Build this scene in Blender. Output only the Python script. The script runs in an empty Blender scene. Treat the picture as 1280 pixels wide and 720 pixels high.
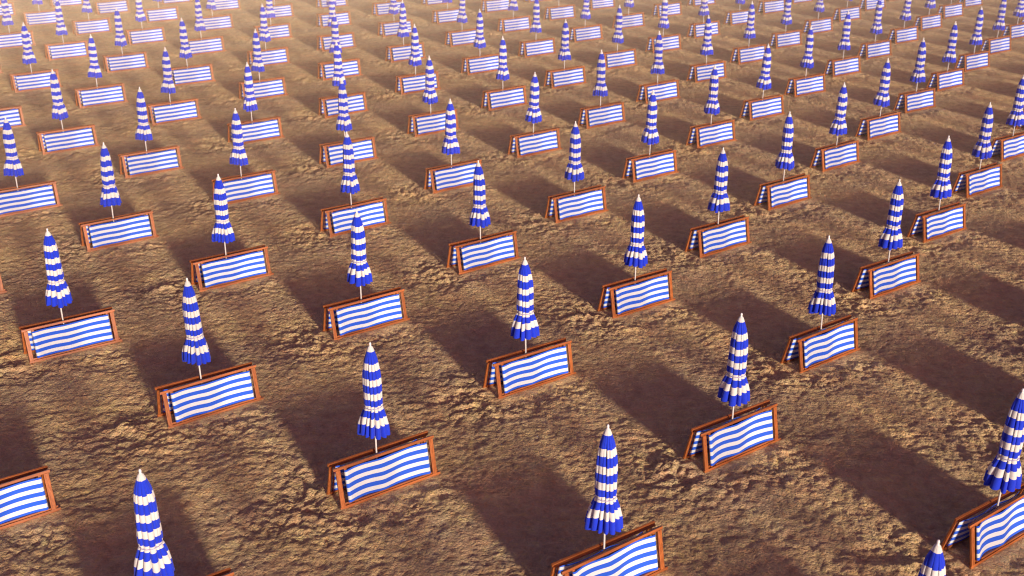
import bpy, math, random
import numpy as np
from mathutils import Vector, Matrix

random.seed(7)
R = math.radians
sc = bpy.context.scene
COL = sc.collection

# ------------------------------------------------------------------ layout
CAM_H, PITCH, LENS = 7.4525, 22.998, 39.2162
ORG = np.array([0.95108, 9.52967])
VA = np.array([1.804248, 2.669668])          # step up a row
VB = np.array([-2.556471, 1.881491])         # step to the next row
YAW = R(35.93)                               # direction of the deckchairs
SUN_AZ, SUN_EL = 298.2, 9.7                 # where the sun stands (degrees, from +x)

def project(x, y, z):
    p = R(PITCH); z = z - CAM_H
    d = y*math.cos(p) - z*math.sin(p); u = y*math.sin(p) + z*math.cos(p)
    f = 1394.35
    return 640 + f*x/d, 360 - f*u/d, d

# ------------------------------------------------------------------ numpy noise
_rng = np.random.RandomState(11)
_perm = _rng.permutation(512).astype(np.int64)
_perm = np.concatenate([_perm, _perm])
_ang = _rng.rand(512)*2*math.pi
_gx, _gy = np.cos(_ang), np.sin(_ang)

def perlin(x, y):
    xi = np.floor(x).astype(np.int64); yi = np.floor(y).astype(np.int64)
    xf = x - xi; yf = y - yi
    def g(ix, iy, dx, dy):
        h = _perm[(_perm[ix & 511] + iy) & 511]
        return _gx[h]*dx + _gy[h]*dy
    u = xf*xf*xf*(xf*(xf*6-15)+10); v = yf*yf*yf*(yf*(yf*6-15)+10)
    a = g(xi, yi, xf, yf); b = g(xi+1, yi, xf-1, yf)
    c = g(xi, yi+1, xf, yf-1); d = g(xi+1, yi+1, xf-1, yf-1)
    return (a+(b-a)*u) + ((c+(d-c)*u)-(a+(b-a)*u))*v

def fbm(x, y, n=4, gain=.5, ridged=False):
    s = 0; a = 1.0; f = 1.0
    for k in range(n):
        q = perlin(x*f+17.3*k, y*f-9.1*k)
        s = s + a*((np.abs(q)*2-.45) if ridged else q)
        a *= gain; f *= 2.03
    return s

def lattice_local(x, y):
    """offset of a point from the nearest umbrella, in the deckchair's own axes"""
    M = np.linalg.inv(np.array([VA, VB]).T)
    px, py = x-ORG[0], y-ORG[1]
    u = M[0, 0]*px + M[0, 1]*py; v = M[1, 0]*px + M[1, 1]*py
    du, dv = u-np.round(u), v-np.round(v)
    qx = du*VA[0]+dv*VB[0]; qy = du*VA[1]+dv*VB[1]
    c, s = math.cos(YAW), math.sin(YAW)
    return c*qx+s*qy, -s*qx+c*qy

def ground_height(x, y):
    lx, ly = lattice_local(x, y)
    n1 = perlin(x*.7+5, y*.7)
    # trodden, lumpy sand round every pair of deckchairs, mostly at their feet and left end
    e1 = np.exp(-(((lx+.75)/.75)**2 + ((ly-.15)/.55)**2))
    e2 = np.exp(-(((lx-.05)/.95)**2 + ((ly+.50)/.32)**2))
    rough = np.clip(.30 + 1.15*e1 + .75*e2 + .4*n1, .15, 1.6)
    wx = x + .10*perlin(x*2.1, y*2.1+40); wy = y + .10*perlin(x*2.1+70, y*2.1)
    h = .045*fbm(x*.28, y*.28, 2)
    h = h + .022*fbm(wx*.9, wy*.9, 2)
    h = h + (.35+.65*rough)*.030*fbm(wx*1.9+3, wy*1.9, 2)
    h = h + rough*.025*fbm(wx*4.2, wy*4.2+8, 3, .55, True)
    h = h + (.5+.5*rough)*.020*fbm(wx*9.5+50, wy*9.5, 2, .6)
    h = h + (.10+1.2*e1+.7*e2)*.08*np.clip(perlin(wx*3.4+31, wy*3.4+12)+.25*perlin(wx*8, wy*8), 0, 1)**1.3
    h = h + (.4+.6*rough)*.017*fbm(wx*19+9, y*21-30, 2, .6, True)
    # keep it flat where the frames stand
    flat = np.exp(-((np.clip(np.abs(lx-.07)-.62, 0, None)/.12)**2 + (np.clip(np.abs(ly-.05)-.25, 0, None)/.12)**2))
    return h*(1-.75*flat)

# ------------------------------------------------------------------ materials
def nodes_of(name):
    m = bpy.data.materials.new(name); m.use_nodes = True
    nt = m.node_tree; b = nt.nodes['Principled BSDF']
    return m, nt, b

def rgb(c): return (c[0], c[1], c[2], 1)

def add(nt, kind, **kw):
    n = nt.nodes.new(kind)
    for k, v in kw.items(): setattr(n, k, v)
    return n

def mat_cloth(name, col, rough=.85, weave=900, var=.10, sheen=.15, crease=.25):
    m, nt, b = nodes_of(name); L = nt.links.new
    tc = add(nt, 'ShaderNodeTexCoord'); info = add(nt, 'ShaderNodeObjectInfo')
    n1 = add(nt, 'ShaderNodeTexNoise'); n1.inputs['Scale'].default_value = 6; n1.inputs['Detail'].default_value = 4
    L(tc.outputs['Object'], n1.inputs['Vector'])
    mx = add(nt, 'ShaderNodeMix', data_type='RGBA'); mx.inputs['A'].default_value = rgb([c*(1-var) for c in col]); mx.inputs['B'].default_value = rgb(col)
    L(n1.outputs['Fac'], mx.inputs['Factor'])
    hs = add(nt, 'ShaderNodeHueSaturation'); L(mx.outputs['Result'], hs.inputs['Color'])
    mr = add(nt, 'ShaderNodeMapRange'); L(info.outputs['Random'], mr.inputs['Value'])
    mr.inputs['To Min'].default_value = .90; mr.inputs['To Max'].default_value = 1.06
    L(mr.outputs['Result'], hs.inputs['Value'])
    L(hs.outputs['Color'], b.inputs['Base Color'])
    b.inputs['Roughness'].default_value = rough
    b.inputs['Specular IOR Level'].default_value = .25
    b.inputs['Sheen Weight'].default_value = sheen
    n2 = add(nt, 'ShaderNodeTexNoise'); n2.inputs['Scale'].default_value = 22; n2.inputs['Detail'].default_value = 3
    L(tc.outputs['Object'], n2.inputs['Vector'])
    bp = add(nt, 'ShaderNodeBump'); bp.inputs['Strength'].default_value = crease; bp.inputs['Distance'].default_value = .01
    L(n2.outputs['Fac'], bp.inputs['Height']); L(bp.outputs['Normal'], b.inputs['Normal'])
    # thin cloth lets some light through
    tr = add(nt, 'ShaderNodeBsdfTranslucent'); L(hs.outputs['Color'], tr.inputs['Color'])
    ms = add(nt, 'ShaderNodeMixShader'); ms.inputs['Fac'].default_value = .12
    L(b.outputs['BSDF'], ms.inputs[1]); L(tr.outputs['BSDF'], ms.inputs[2])
    L(ms.outputs['Shader'], nt.nodes['Material Output'].inputs['Surface'])
    return m

def mat_wood(name, c1, c2, axis=(3, 60, 60)):
    m, nt, b = nodes_of(name); L = nt.links.new
    tc = add(nt, 'ShaderNodeTexCoord'); mp = add(nt, 'ShaderNodeMapping'); mp.inputs['Scale'].default_value = axis
    info = add(nt, 'ShaderNodeObjectInfo')
    vm = add(nt, 'ShaderNodeVectorMath', operation='ADD'); L(tc.outputs['Object'], vm.inputs[0]); L(info.outputs['Random'], vm.inputs[1])
    L(vm.outputs['Vector'], mp.inputs['Vector'])
    n = add(nt, 'ShaderNodeTexNoise'); n.inputs['Scale'].default_value = 1; n.inputs['Detail'].default_value = 5; n.inputs['Roughness'].default_value = .65
    L(mp.outputs['Vector'], n.inputs['Vector'])
    cr = add(nt, 'ShaderNodeValToRGB'); cr.color_ramp.elements[0].position = .32; cr.color_ramp.elements[1].position = .68
    cr.color_ramp.elements[0].color = rgb(c1); cr.color_ramp.elements[1].color = rgb(c2)
    L(n.outputs['Fac'], cr.inputs['Fac'])
    hs = add(nt, 'ShaderNodeHueSaturation'); L(cr.outputs['Color'], hs.inputs['Color'])
    mr = add(nt, 'ShaderNodeMapRange'); L(info.outputs['Random'], mr.inputs['Value'])
    mr.inputs['To Min'].default_value = .82; mr.inputs['To Max'].default_value = 1.12
    L(mr.outputs['Result'], hs.inputs['Value']); L(hs.outputs['Color'], b.inputs['Base Color'])
    b.inputs['Roughness'].default_value = .36; b.inputs['Specular IOR Level'].default_value = .5
    bp = add(nt, 'ShaderNodeBump'); bp.inputs['Strength'].default_value = .25; bp.inputs['Distance'].default_value = .004
    L(n.outputs['Fac'], bp.inputs['Height']); L(bp.outputs['Normal'], b.inputs['Normal'])
    return m

def mat_plain(name, col, rough=.4, spec=.5):
    m, nt, b = nodes_of(name); L = nt.links.new
    tc = add(nt, 'ShaderNodeTexCoord')
    n = add(nt, 'ShaderNodeTexNoise'); n.inputs['Scale'].default_value = 14; n.inputs['Detail'].default_value = 4
    L(tc.outputs['Object'], n.inputs['Vector'])
    mx = add(nt, 'ShaderNodeMix', data_type='RGBA'); mx.inputs['A'].default_value = rgb([c*.86 for c in col]); mx.inputs['B'].default_value = rgb(col)
    L(n.outputs['Fac'], mx.inputs['Factor']); L(mx.outputs['Result'], b.inputs['Base Color'])
    b.inputs['Roughness'].default_value = rough; b.inputs['Specular IOR Level'].default_value = spec
    return m

def mat_sand():
    m, nt, b = nodes_of('beach_sand'); L = nt.links.new
    tc = add(nt, 'ShaderNodeTexCoord')
    def noise(scale, detail, rough=.55, dist=0):
        n = add(nt, 'ShaderNodeTexNoise'); n.inputs['Scale'].default_value = scale; n.inputs['Detail'].default_value = detail
        n.inputs['Roughness'].default_value = rough; n.inputs['Distortion'].default_value = dist
        L(tc.outputs['Object'], n.inputs['Vector']); return n
    big = noise(.55, 4); mid = noise(5.5, 6, .65, .4); fine = noise(30, 7, .82)
    cr = add(nt, 'ShaderNodeValToRGB'); e = cr.color_ramp.elements
    e[0].position = .30; e[0].color = rgb(SAND_DARK); e[1].position = .72; e[1].color = rgb(SAND_LIGHT)
    k = e.new(.52); k.color = rgb(SAND_MID)
    L(mid.outputs['Fac'], cr.inputs['Fac'])
    mx = add(nt, 'ShaderNodeMix', data_type='RGBA', blend_type='MULTIPLY'); mx.inputs['Factor'].default_value = 1
    c2 = add(nt, 'ShaderNodeValToRGB'); c2.color_ramp.elements[0].position = .3; c2.color_ramp.elements[1].position = .7
    c2.color_ramp.elements[0].color = rgb((.84, .82, .88)); c2.color_ramp.elements[1].color = rgb((1.12, 1.06, .92))
    L(big.outputs['Fac'], c2.inputs['Fac'])
    L(cr.outputs['Color'], mx.inputs['A']); L(c2.outputs['Color'], mx.inputs['B'])
    m3 = add(nt, 'ShaderNodeMix', data_type='RGBA', blend_type='MULTIPLY'); m3.inputs['Factor'].default_value = 1
    c3 = add(nt, 'ShaderNodeValToRGB'); c3.color_ramp.elements[0].position = .3; c3.color_ramp.elements[1].position = .7
    c3.color_ramp.elements[0].color = rgb((.74, .72, .72)); c3.color_ramp.elements[1].color = rgb((1.12, 1.1, 1.05))
    L(fine.outputs['Fac'], c3.inputs['Fac'])
    L(mx.outputs['Result'], m3.inputs['A']); L(c3.outputs['Color'], m3.inputs['B'])
    hn = noise(1.7, 5, .6); hn2 = noise(11, 3, .6)
    ch = add(nt, 'ShaderNodeValToRGB'); eh = ch.color_ramp.elements
    eh[0].position = .34; eh[0].color = rgb((1.03, .955, .96)); eh[1].position = .66; eh[1].color = rgb((.98, 1.0, .95)); kk = eh.new(.5); kk.color = rgb((1, 1, 1))
    L(hn.outputs['Fac'], ch.inputs['Fac'])
    m4 = add(nt, 'ShaderNodeMix', data_type='RGBA', blend_type='MULTIPLY'); m4.inputs['Factor'].default_value = 1
    L(m3.outputs['Result'], m4.inputs['A']); L(ch.outputs['Color'], m4.inputs['B'])
    ch2 = add(nt, 'ShaderNodeValToRGB'); eh = ch2.color_ramp.elements
    eh[0].position = .32; eh[0].color = rgb((1.05, .93, .90)); eh[1].position = .68; eh[1].color = rgb((1.03, 1.02, .90)); kk = eh.new(.5); kk.color = rgb((.98, .97, 1.06))
    L(hn2.outputs['Fac'], ch2.inputs['Fac'])
    m5 = add(nt, 'ShaderNodeMix', data_type='RGBA', blend_type='MULTIPLY'); m5.inputs['Factor'].default_value = 1
    L(m4.outputs['Result'], m5.inputs['A']); L(ch2.outputs['Color'], m5.inputs['B'])
    L(m5.outputs['Result'], b.inputs['Base Color'])
    b.inputs['Roughness'].default_value = .95; b.inputs['Specular IOR Level'].default_value = .12
    # crumbs and grains
    vo = add(nt, 'ShaderNodeTexVoronoi', feature='F1'); vo.inputs['Scale'].default_value = 27
    wn = noise(9, 3); va = add(nt, 'ShaderNodeVectorMath', operation='MULTIPLY_ADD')
    va.inputs[1].default_value = (.10, .10, .10); L(wn.outputs['Color'], va.inputs[0]); L(tc.outputs['Object'], va.inputs[2])
    L(va.outputs['Vector'], vo.inputs['Vector'])
    ma = add(nt, 'ShaderNodeMath', operation='MULTIPLY_ADD'); L(vo.outputs['Distance'], ma.inputs[0]); ma.inputs[1].default_value = -.55
    L(mid.outputs['Fac'], ma.inputs[2])
    mb = add(nt, 'ShaderNodeMath', operation='MULTIPLY_ADD'); L(fine.outputs['Fac'], mb.inputs[0]); mb.inputs[1].default_value = .75
    L(ma.outputs['Value'], mb.inputs[2])
    bp = add(nt, 'ShaderNodeBump'); bp.inputs['Strength'].default_value = .9; bp.inputs['Distance'].default_value = .042
    L(mb.outputs['Value'], bp.inputs['Height']); L(bp.outputs['Normal'], b.inputs['Normal'])
    return m

SAND_DARK, SAND_MID, SAND_LIGHT = (.67, .465, .25), (.88, .645, .335), (.97, .795, .42)
M_SAND = mat_sand()
M_WOOD = mat_wood('varnished_wood', (.22, .056, .014), (.47, .142, .040))
M_WOOD_POST = mat_wood('varnished_wood_upright', (.22, .056, .014), (.47, .142, .040), (60, 60, 3))
M_BLUE = mat_cloth('blue_canvas', (.028, .130, .82))
M_WHITE = mat_cloth('white_canvas', (.82, .83, .86), var=.05)
M_PBLUE = mat_cloth('blue_parasol_cloth', (.014, .044, .68), crease=.35)
M_PWHITE = mat_cloth('white_parasol_cloth', (.78, .75, .72), crease=.35)
M_POLE = mat_plain('white_lacquered_pole', (.80, .78, .76), .35)
M_TIE = mat_plain('pale_tie_cord', (.40, .35, .55), .7, .2)
M_FIN = mat_plain('white_plastic_finial', (.82, .80, .80), .35)

# ------------------------------------------------------------------ mesh helpers
def mesh_obj(name, verts, faces, mats, parent=None, mat_idx=None, smooth=False):
    me = bpy.data.meshes.new(name)
    me.from_pydata([tuple(v) for v in verts], [], faces)
    for m in mats: me.materials.append(m)
    if mat_idx is not None: me.polygons.foreach_set('material_index', mat_idx)
    if smooth: me.polygons.foreach_set('use_smooth', [True]*len(me.polygons))
    me.update()
    o = bpy.data.objects.new(name, me); COL.objects.link(o)
    if parent: o.parent = parent
    return o

def bevel_box(x0, x1, y0, y1, z0, z1, b=.004):
    """box with all edges chamfered: 24 vertices"""
    cx, cy, cz = (x0+x1)/2, (y0+y1)/2, (z0+z1)/2
    hx, hy, hz = (x1-x0)/2, (y1-y0)/2, (z1-z0)/2
    import bmesh
    bm = bmesh.new(); bmesh.ops.create_cube(bm, size=2)
    for v in bm.verts: v.co = Vector((cx+v.co.x*hx, cy+v.co.y*hy, cz+v.co.z*hz))
    bmesh.ops.bevel(bm, geom=list(bm.edges), offset=b, segments=2, affect='EDGES', profile=.6)
    bm.verts.index_update()
    vs = [v.co.copy() for v in bm.verts]; fs = [tuple(v.index for v in f.verts) for f in bm.faces]
    bm.free(); return vs, fs

def merge(parts):
    V, F = [], []
    for vs, fs in parts:
        n = len(V); V += vs; F += [tuple(i+n for i in f) for f in fs]
    return V, F

def lathe(prof, seg=20, cap=True):
    V, F = [], []
    for r, z in prof:
        for k in range(seg):
            a = 2*math.pi*k/seg; V.append(Vector((r*math.cos(a), r*math.sin(a), z)))
    for i in range(len(prof)-1):
        for k in range(seg):
            k2 = (k+1) % seg
            F.append((i*seg+k, i*seg+k2, (i+1)*seg+k2, (i+1)*seg+k))
    if cap:
        F.append(tuple(range(seg-1, -1, -1))); n = (len(prof)-1)*seg
        F.append(tuple(n+k for k in range(seg)))
    return V, F

def thing(name, label, cat, group):
    o = bpy.data.objects.new(name, None); COL.objects.link(o)
    o.empty_display_size = .2
    o['label'] = label; o['category'] = cat; o['group'] = group
    return o

def copy_tree(root):
    r = root.copy(); COL.objects.link(r)
    for ch in root.children:
        c = ch.copy(); COL.objects.link(c); c.parent = r
    return r

# ------------------------------------------------------------------ parasol
TIP = 1.945
def make_parasol(seed=4):
    root = thing('parasol', 'furled parasol', 'parasol', 'furled blue and white parasols')
    v, f = lathe([(.0108, -.25), (.0108, 1.10), (.0100, 1.12), (.0100, TIP-.03)], 16)
    mesh_obj('pole', v, f, [M_POLE], root, smooth=False).data.polygons.foreach_set('use_smooth', [True]*len(f))
    v, f = lathe([(.016, TIP-.055), (.015, TIP-.036), (.009, TIP-.030), (.0135, TIP-.022), (.0135, TIP-.006), (.009, TIP+.006), (.002, TIP+.009)], 14)
    mesh_obj('finial', v, f, [M_FIN], root, smooth=True)
    # closed canopy: pleated skin of revolution, stripes on whole rings
    prof = [(.036, .012), (.050, .026), (.085, .039), (.13, .053), (.20, .074), (.30, .090), (.42, .102), (.55, .109),
            (.68, .112), (.78, .113), (.835, .111), (.862, .107), (.885, .112), (.93, .126), (1.00, .146), (1.10, .167), (1.19, .178), (1.25, .184)]
    def rad(d):
        for (d0, r0), (d1, r1) in zip(prof, prof[1:]):
            if d <= d1: 
                t = (d-d0)/(d1-d0); return r0+(r1-r0)*t
        return prof[-1][1]
    bands = [(.036, .105, 1), (.105, .255, 0), (.255, .345, 1), (.345, .462, 0), (.462, .552, 1), (.552, .655, 0), (.655, .745, 1),
             (.745, .832, 0), (.832, .902, 1), (.902, .992, 0), (.992, 1.092, 1), (1.092, 1.245, 0)]
    rings = [(.036, 1)]
    for d0, d1, c in bands:
        n = max(3, int((d1-d0)/.016))
        for k in range(1, n+1): rings.append((d0+(d1-d0)*k/n, c))
    NP = 12; SEG = 16*NP
    rg = random.Random(seed)
    wid = [rg.uniform(.6, 1.4) for _ in range(NP)]; tot = sum(wid); edges = [0]
    for w in wid: edges.append(edges[-1]+w/tot*2*math.pi)
    lob = [rg.uniform(-1, 1) for _ in range(NP)]; lob2 = [rg.uniform(-1, 1) for _ in range(NP)]; tilt = [rg.uniform(-1, 1) for _ in range(NP)]; deep = [rg.uniform(.35, 1.5) for _ in range(NP)]; bot = [rg.uniform(-1, 1) for _ in range(NP)]
    V, F, MI = [], [], []
    for d, c in rings:
        sk = max(0, min(1, (d-.862)/.2)); top = max(0, min(1, (d-.05)/.25)); tie = math.exp(-((d-.862)/.02)**2)
        amp = (.05+.20*top+.09*sk)*(1-.35*tie)
        for k in range(SEG):
            p = k//16; t = .5-.5*math.cos(math.pi*(k % 16)/16)
            dp = deep[p] if t < .5 else deep[(p+1) % NP]
            a = edges[p]+(edges[p+1]-edges[p])*t
            lb = abs(math.sin(math.pi*t))**(.30+.22*sk)
            # one side of each pleat is lapped over: asymmetric lobe
            lap = (t-.5)*.10*tilt[p]*top
            am = amp*(dp*(1-sk)+sk)
            r = rad(d)*(1-am+am*lb+lap*lb)*(1+.07*lob[p]*top*(1-tie)*lb)
            r *= 1+.04*math.sin(d*9+p*2.1)*top*(1-tie)*lb
            aa = a+.10*math.sin(d*2.2)+.03*lob2[p]*sk
            # the skirt hangs wider on one side
            r *= 1+sk*.13*max(0, math.cos(aa-R(165)))
            dz = .009*lob2[p]*top*(1-tie) + sk*(.010*(lb-.7)+.014*bot[p])
            V.append(Vector((r*math.cos(aa), r*math.sin(aa), TIP-d*.93-dz)))
    for i in range(len(rings)-1):
        for k in range(SEG):
            k2 = (k+1) % SEG
            F.append((i*SEG+k, (i+1)*SEG+k, (i+1)*SEG+k2, i*SEG+k2)); MI.append(rings[i+1][1])
    mesh_obj('canopy', V, F, [M_PBLUE, M_PWHITE], root, MI, smooth=True)
    # tie cord
    v, f = [], []
    NT, ns = 48, 8
    for k in range(NT):
        a = 2*math.pi*k/NT
        for j in range(ns):
            q = 2*math.pi*j/ns; rr = .1065+.006*math.cos(q)
            v.append(Vector((rr*math.cos(a), rr*math.sin(a), TIP-.862*.93+.006*math.sin(q)+.006*math.cos(a-1))))
    for k in range(NT):
        for j in range(ns):
            k2, j2 = (k+1) % NT, (j+1) % ns
            f.append((k*ns+j, k2*ns+j, k2*ns+j2, k*ns+j2))
    mesh_obj('tie_cord', v, f, [M_TIE], root, smooth=True)
    return root

# how far the slack cloth falls in behind its frame; the pole keeps it out in the middle
KN = [(0, 0), (.03, .004), (.07, .024), (.14, .052), (.24, .064), (.33, .048), (.43, .020), (.52, .034), (.64, .058), (.76, .064), (.87, .046), (.93, .024), (.97, .004), (1, 0)]
def profile(t):
    for i in range(len(KN)-1):
        if t <= KN[i+1][0]:
            (t0, a0), (t1, a1) = KN[i], KN[i+1]
            m0 = (a1-KN[i-1][1])/(t1-KN[i-1][0]) if i > 0 else (a1-a0)/(t1-t0)
            m1 = (KN[i+2][1]-a0)/(KN[i+2][0]-t0) if i+2 < len(KN) else (a1-a0)/(t1-t0)
            h = t1-t0; q = (t-t0)/h
            return (2*q**3-3*q*q+1)*a0+(q**3-2*q*q+q)*h*m0+(3*q*q-2*q**3)*a1+(q**3-q*q)*h*m1
    return 0.0

# ------------------------------------------------------------------ folded deckchair standing on its long side
XL, XR, W = -.590, .728, .520
def make_deckchair(front):
    root = thing('deckchair', 'folded deckchair', 'deckchair', 'folded deckchairs')
    if front: yb, yt = -.165, -.067
    else:     yb, yt = .232, .094
    lean = math.atan2(yt-yb, W); cl, sl = math.cos(lean), math.sin(lean)
    sgn = -1 if front else 1              # outer side of the leaning frame
    def place(vs):                         # (x along, d outward thickness, w up the frame)
        out = []
        for v in vs:
            d = sgn*v.y
            out.append(Vector((v.x, yb + v.z*sl + d*cl, v.z*cl - d*sl)))
        return out
    def part(name, boxes, m):
        vs, fs = merge([bevel_box(*b) for b in boxes])
        if not front: fs = [tuple(reversed(f)) for f in fs]
        if front: fs = [tuple(reversed(f)) for f in fs]
        o = mesh_obj(name, place(vs), fs, [m], root)
        import bmesh
        bm = bmesh.new(); bm.from_mesh(o.data); bmesh.ops.recalc_face_normals(bm, faces=bm.faces); bm.to_mesh(o.data); bm.free()
        return o
    # outer frame: two long rails and an end bar at either side
    part('long_rail', [(XL-.014, XR+.020, -.027, 0, W-.033, W)], M_WOOD)
    part('long_rail', [(XL+.004, XR+.046, -.027, 0, .002, .035)], M_WOOD)
    part('crossbar', [(XL+.012, XL+(.068 if front else .048), -.0245, .003, .0355, W-.0335)], M_WOOD_POST)
    part('crossbar', [(XR-.058, XR-.001, -.0245, .003, .0355, W-.0335)], M_WOOD_POST)
    # inner frame nested behind, carrying the two bars the cloth is slung from
    part('inner_frame', [(XL+.030, XR+.004, -.051, -.029, W-.037, W-.010),
                         (XL+.045, XR+.026, -.051, -.029, .034, .060)], M_WOOD)
    x0, x1 = (XL+.120, XR-.082) if front else (XL+.070, XR-.120)
    part('sling_bar', [(x0+.003, x0+.036, -.027, -.013,   .0360, W-.0340)], M_WOOD_POST)
    part('sling_bar', [(x1-.036, x1-.003, -.027, -.013,   .0360, W-.0340)], M_WOOD_POST)
    # notched prop stay lying along the lower rail
    part('prop_stay', [(XL+.20, XR-.06, -.0275, -.005, .040, .060)], M_WOOD)
    # sling
    NX = 56
    band = [.45, 1.0, 1.08, 1.0, 1.08, 1.0, 1.08, 1.0, .65]; tot = sum(band)
    rows = [0]; rc = []
    for i, bw in enumerate(band):
        for k in range(4): rows.append(rows[-1]+bw/4/tot); rc.append(i % 2)
    w_top, w_bot = W-.056, .058
    V, F, MI = [], [], []
    for i, s in enumerate(rows):
        for k in range(NX+1):
            t = k/NX
            dep = profile(t)*(.80+.20*math.sin(math.pi*s)) + .005*math.sin(2*math.pi*(2.6*t+.8*s))*math.sin(math.pi*t)
            sag = -.007*math.sin(math.pi*t)*(1 if s < .5 else .4)
            d = .005-dep if front else -.030-.012*math.sin(math.pi*t)-.6*(profile(1-t)-.02*math.sin(math.pi*t))*(1-.5*s)
            if k == 0 or k == NX: d = -.012
            V.append(Vector((x0+(x1-x0)*t, d, w_top+(w_bot-w_top)*s+sag)))
    n = NX+1
    for i in range(len(rows)-1):
        for k in range(NX):
            F.append((i*n+k, (i+1)*n+k, (i+1)*n+k+1, i*n+k+1)); MI.append(rc[i])
    o = mesh_obj('sling', place(V), F, [M_BLUE, M_WHITE], root, MI, smooth=True)
    so = o.modifiers.new('thickness', 'SOLIDIFY'); so.thickness = .003; so.offset = 0
    return root

# ------------------------------------------------------------------ who stands where
ORD = ['first', 'second', 'third', 'fourth', 'fifth', 'sixth', 'seventh', 'eighth', 'ninth', 'tenth', 'eleventh', 'twelfth', 'thirteenth',
       'fourteenth', 'fifteenth', 'sixteenth', 'seventeenth', 'eighteenth', 'nineteenth', 'twentieth', 'twentyfirst', 'twentysecond', 'twentythird', 'twentyfourth', 'twentyfifth']
cy, sy = math.cos(YAW), math.sin(YAW)
spots = []
for v in range(-14, 26):
    for u in range(-26, 26):
        c = ORG+u*VA+v*VB
        if c[1] < -4: continue
        seen = False; near = False
        pts = [(0, 0, z) for z in (0, .7, 1.3, TIP)] + [(x, y, z) for x in (XL, 0, XR) for y, z in ((-.165, 0), (-.06, .5), (.27, 0))]
        for lx, ly, z in pts:
            x = c[0]+cy*lx-sy*ly; y = c[1]+sy*lx+cy*ly
            if y < 1: continue
            U, Vv, d = project(x, y, z)
            if d > .5 and 0 <= U < 1280 and 0 <= Vv < 720: seen = True
            if d > .5 and -150 <= U < 1430 and -6 <= Vv < 860: near = True
        # a station outside whose long shadow falls into the view
        az = R(SUN_AZ+180)
        for q in (1.5, 3, 5, 7, 9):
            x, y = c[0]+q*math.cos(az), c[1]+q*math.sin(az)
            if y > 5:
                U, Vv, d = project(x, y, 0)
                if d > .5 and -40 <= U < 1320 and 0 <= Vv < 740: near = True
        if seen or near: spots.append((u, v, c, seen))
rows = sorted({v for u, v, c, s in spots if s})
row_no = {v: i for i, v in enumerate(rows)}
row_u = {v: sorted(u for u, vv, c, s in spots if s and vv == v) for v in rows}

PS = [make_parasol(sd) for sd in (4, 9, 23, 31)]
F0, B0 = make_deckchair(True), make_deckchair(False)
first = True; made = 0
spots.sort(key=lambda s: (not s[3], s[2][1]))
for u, v, c, seen in spots:
    p = PS[made] if made < len(PS) else copy_tree(random.choice(PS))
    made += 1
    if first: fr, bk = F0, B0; first = False
    else: fr, bk = copy_tree(F0), copy_tree(B0)
    gx = np.array([c[0]+cy*lx-sy*ly for lx in (-.5, 0, .6) for ly in (-.16, .26)]); gy = np.array([c[1]+sy*lx+cy*ly for lx in (-.5, 0, .6) for ly in (-.16, .26)])
    z = float(ground_height(gx, gy).mean())-.006
    p.location = (c[0], c[1], z*.5); p.rotation_euler = (R(random.gauss(0, .55)), R(random.gauss(0, .55)), random.gauss(0, R(5)))
    for o in (fr, bk):
        o.location = (c[0]+random.gauss(0, .004), c[1]+random.gauss(0, .004), z); o.rotation_euler = (0, 0, YAW+R(random.gauss(0, .6))-(R(2.0) if o is bk else 0))
    if seen:
        w = f'{ORD[row_u[v].index(u)]} up the {ORD[row_no[v]]} rightward-climbing row counted from the lower right corner'
        p['label'] = 'furled striped parasol, '+w
        fr['label'] = 'front folded deckchair, '+w
        bk['label'] = 'rear folded deckchair, '+w
    else:
        p['label'] = 'furled striped parasol standing just beyond the edge of the photograph'
        fr['label'] = 'front folded deckchair standing just beyond the edge of the photograph'
        bk['label'] = 'rear folded deckchair standing just beyond the edge of the photograph'
    p['group'] = 'furled parasols in a grid on the sand'
    fr['group'] = 'front deckchairs leaning under the parasols'
    bk['group'] = 'rear deckchairs leaning under the parasols'
print('spots', len(spots), 'seen', sum(1 for s in spots if s[3]), 'rows', len(rows), 'longest', max(len(r) for r in row_u.values()))

# ------------------------------------------------------------------ the ground
def axis(lo, hi, fine_lo, fine_hi, step, grow, cap, far):
    """coordinates: fine step inside [fine_lo, fine_hi], growing outside"""
    mid = list(np.arange(fine_lo, fine_hi, step))
    def side(x, sign, lim, end):
        out = []; s = step
        while (lim-x)*sign > 0: s = min(s*grow, cap); x += sign*s; out.append(x)
        while (end-x)*sign > 0: s *= 1.35; x += sign*s; out.append(x)
        return out
    return np.array(side(fine_lo, -1, lo, -far)[::-1]+mid+side(mid[-1], 1, hi, far))
gx = axis(-27, 27, -9.5, 10.5, .026, 1.006, .075, 600)
gy = axis(5, 56, 7.6, 17, .026, 1.0045, .085, 600)
X, Y = np.meshgrid(gx, gy); Z = ground_height(X, Y)
fade = np.clip((90-np.hypot(X, Y-20))/30, 0, 1); Z = Z*fade
ny, nx = X.shape
me = bpy.data.meshes.new('ground')
me.vertices.add(nx*ny); me.vertices.foreach_set('co', np.stack([X, Y, Z], -1).astype(np.float32).ravel())
i = np.arange((ny-1)*(nx-1)); r_, c_ = i//(nx-1), i % (nx-1); a = r_*nx+c_
quad = np.stack([a, a+1, a+nx+1, a+nx], 1).astype(np.int32)
nq = len(quad)
me.loops.add(nq*4); me.loops.foreach_set('vertex_index', quad.ravel())
me.polygons.add(nq); me.polygons.foreach_set('loop_start', np.arange(0, nq*4, 4, dtype=np.int32))
me.polygons.foreach_set('use_smooth', np.ones(nq, dtype=bool))
me.update(calc_edges=True); me.validate()
me.materials.append(M_SAND)
g = bpy.data.objects.new('ground', me); COL.objects.link(g); g['kind'] = 'structure'
print('ground verts', nx*ny)

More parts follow.
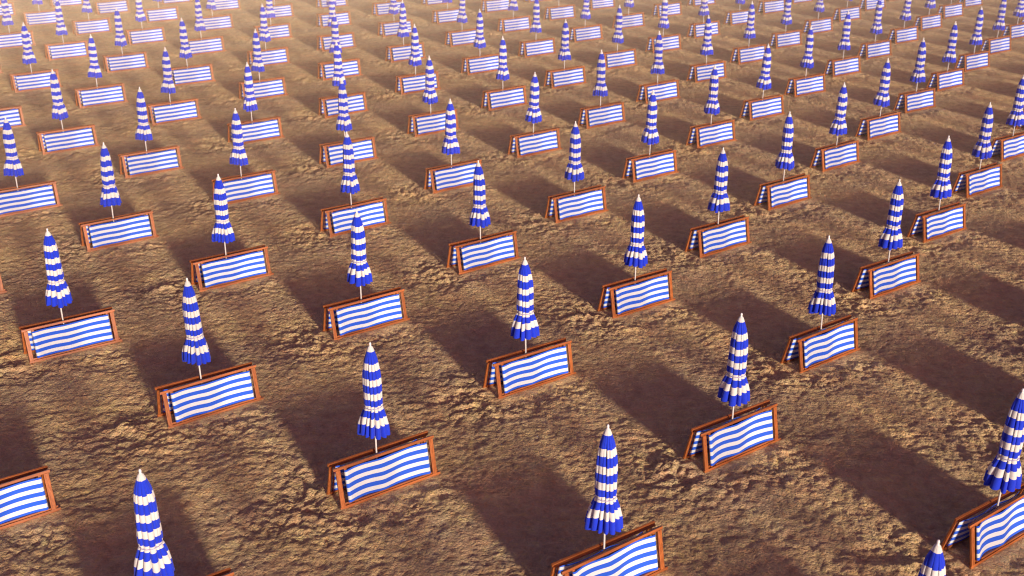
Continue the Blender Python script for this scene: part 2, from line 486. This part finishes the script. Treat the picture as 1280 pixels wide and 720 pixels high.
# ------------------------------------------------------------------ haze over the beach
def haze(y0, y1, density, colour):
    hv, hf = bevel_box(-220, 220, y0, y1, -1.5, 9.5, .02)
    mh = bpy.data.materials.new('warm_haze'); mh.use_nodes = True; nt = mh.node_tree
    nt.nodes.remove(nt.nodes['Principled BSDF'])
    v = nt.nodes.new('ShaderNodeVolumeScatter'); v.inputs['Color'].default_value = colour; v.inputs['Density'].default_value = density
    v.inputs['Anisotropy'].default_value = -.45
    nt.links.new(v.outputs['Volume'], nt.nodes['Material Output'].inputs['Volume'])
    o = mesh_obj('haze', hv, hf, [mh]); o['kind'] = 'structure'
haze(17, 33, .0034, (1.0, .79, .50, 1))
haze(33.1, 300, .0105, (1.0, .82, .54, 1))

# ------------------------------------------------------------------ light
w = bpy.data.worlds.new('World'); sc.world = w; w.use_nodes = True
nt = w.node_tree; bg = nt.nodes['Background']
sky = nt.nodes.new('ShaderNodeTexSky'); sky.sky_type = 'NISHITA'; sky.sun_disc = False
sky.sun_elevation = R(SUN_EL); sky.sun_rotation = R(90-SUN_AZ); sky.dust_density = 2.0; sky.air_density = 1.0
tint = nt.nodes.new('ShaderNodeMix'); tint.data_type = 'RGBA'; tint.blend_type = 'MULTIPLY'; tint.inputs['Factor'].default_value = 1
tint.inputs['B'].default_value = (1.0, .53, .86, 1)
nt.links.new(sky.outputs['Color'], tint.inputs['A']); nt.links.new(tint.outputs['Result'], bg.inputs['Color'])
bg.inputs['Strength'].default_value = .10
sl = bpy.data.lights.new('sun', 'SUN'); sl.energy = 5.0; sl.angle = R(6.0); sl.color = (1.0, .92, .76)
so = bpy.data.objects.new('sun', sl); COL.objects.link(so)
sd = Vector((math.cos(R(SUN_EL))*math.cos(R(SUN_AZ)), math.cos(R(SUN_EL))*math.sin(R(SUN_AZ)), math.sin(R(SUN_EL))))
so.rotation_euler = sd.to_track_quat('Z', 'Y').to_euler(); so.location = sd*50

# ------------------------------------------------------------------ camera
cd = bpy.data.cameras.new('camera'); cd.sensor_width = 36; cd.lens = LENS; cd.clip_end = 2000; cd.clip_start = .1
co = bpy.data.objects.new('camera', cd); COL.objects.link(co)
co.location = (0, 0, CAM_H); co.rotation_euler = (R(90-PITCH), 0, 0)
cd.dof.use_dof = True; cd.dof.focus_distance = 13.0; cd.dof.aperture_fstop = 2.0
sc.camera = co

sc.view_settings.view_transform = 'Standard'; sc.view_settings.look = 'None'; sc.view_settings.exposure = 0
sc.render.engine = 'CYCLES'; sc.cycles.use_denoising = True; sc.cycles.filter_width = 1.15; sc.cycles.max_bounces = 6; sc.cycles.volume_bounces = 1
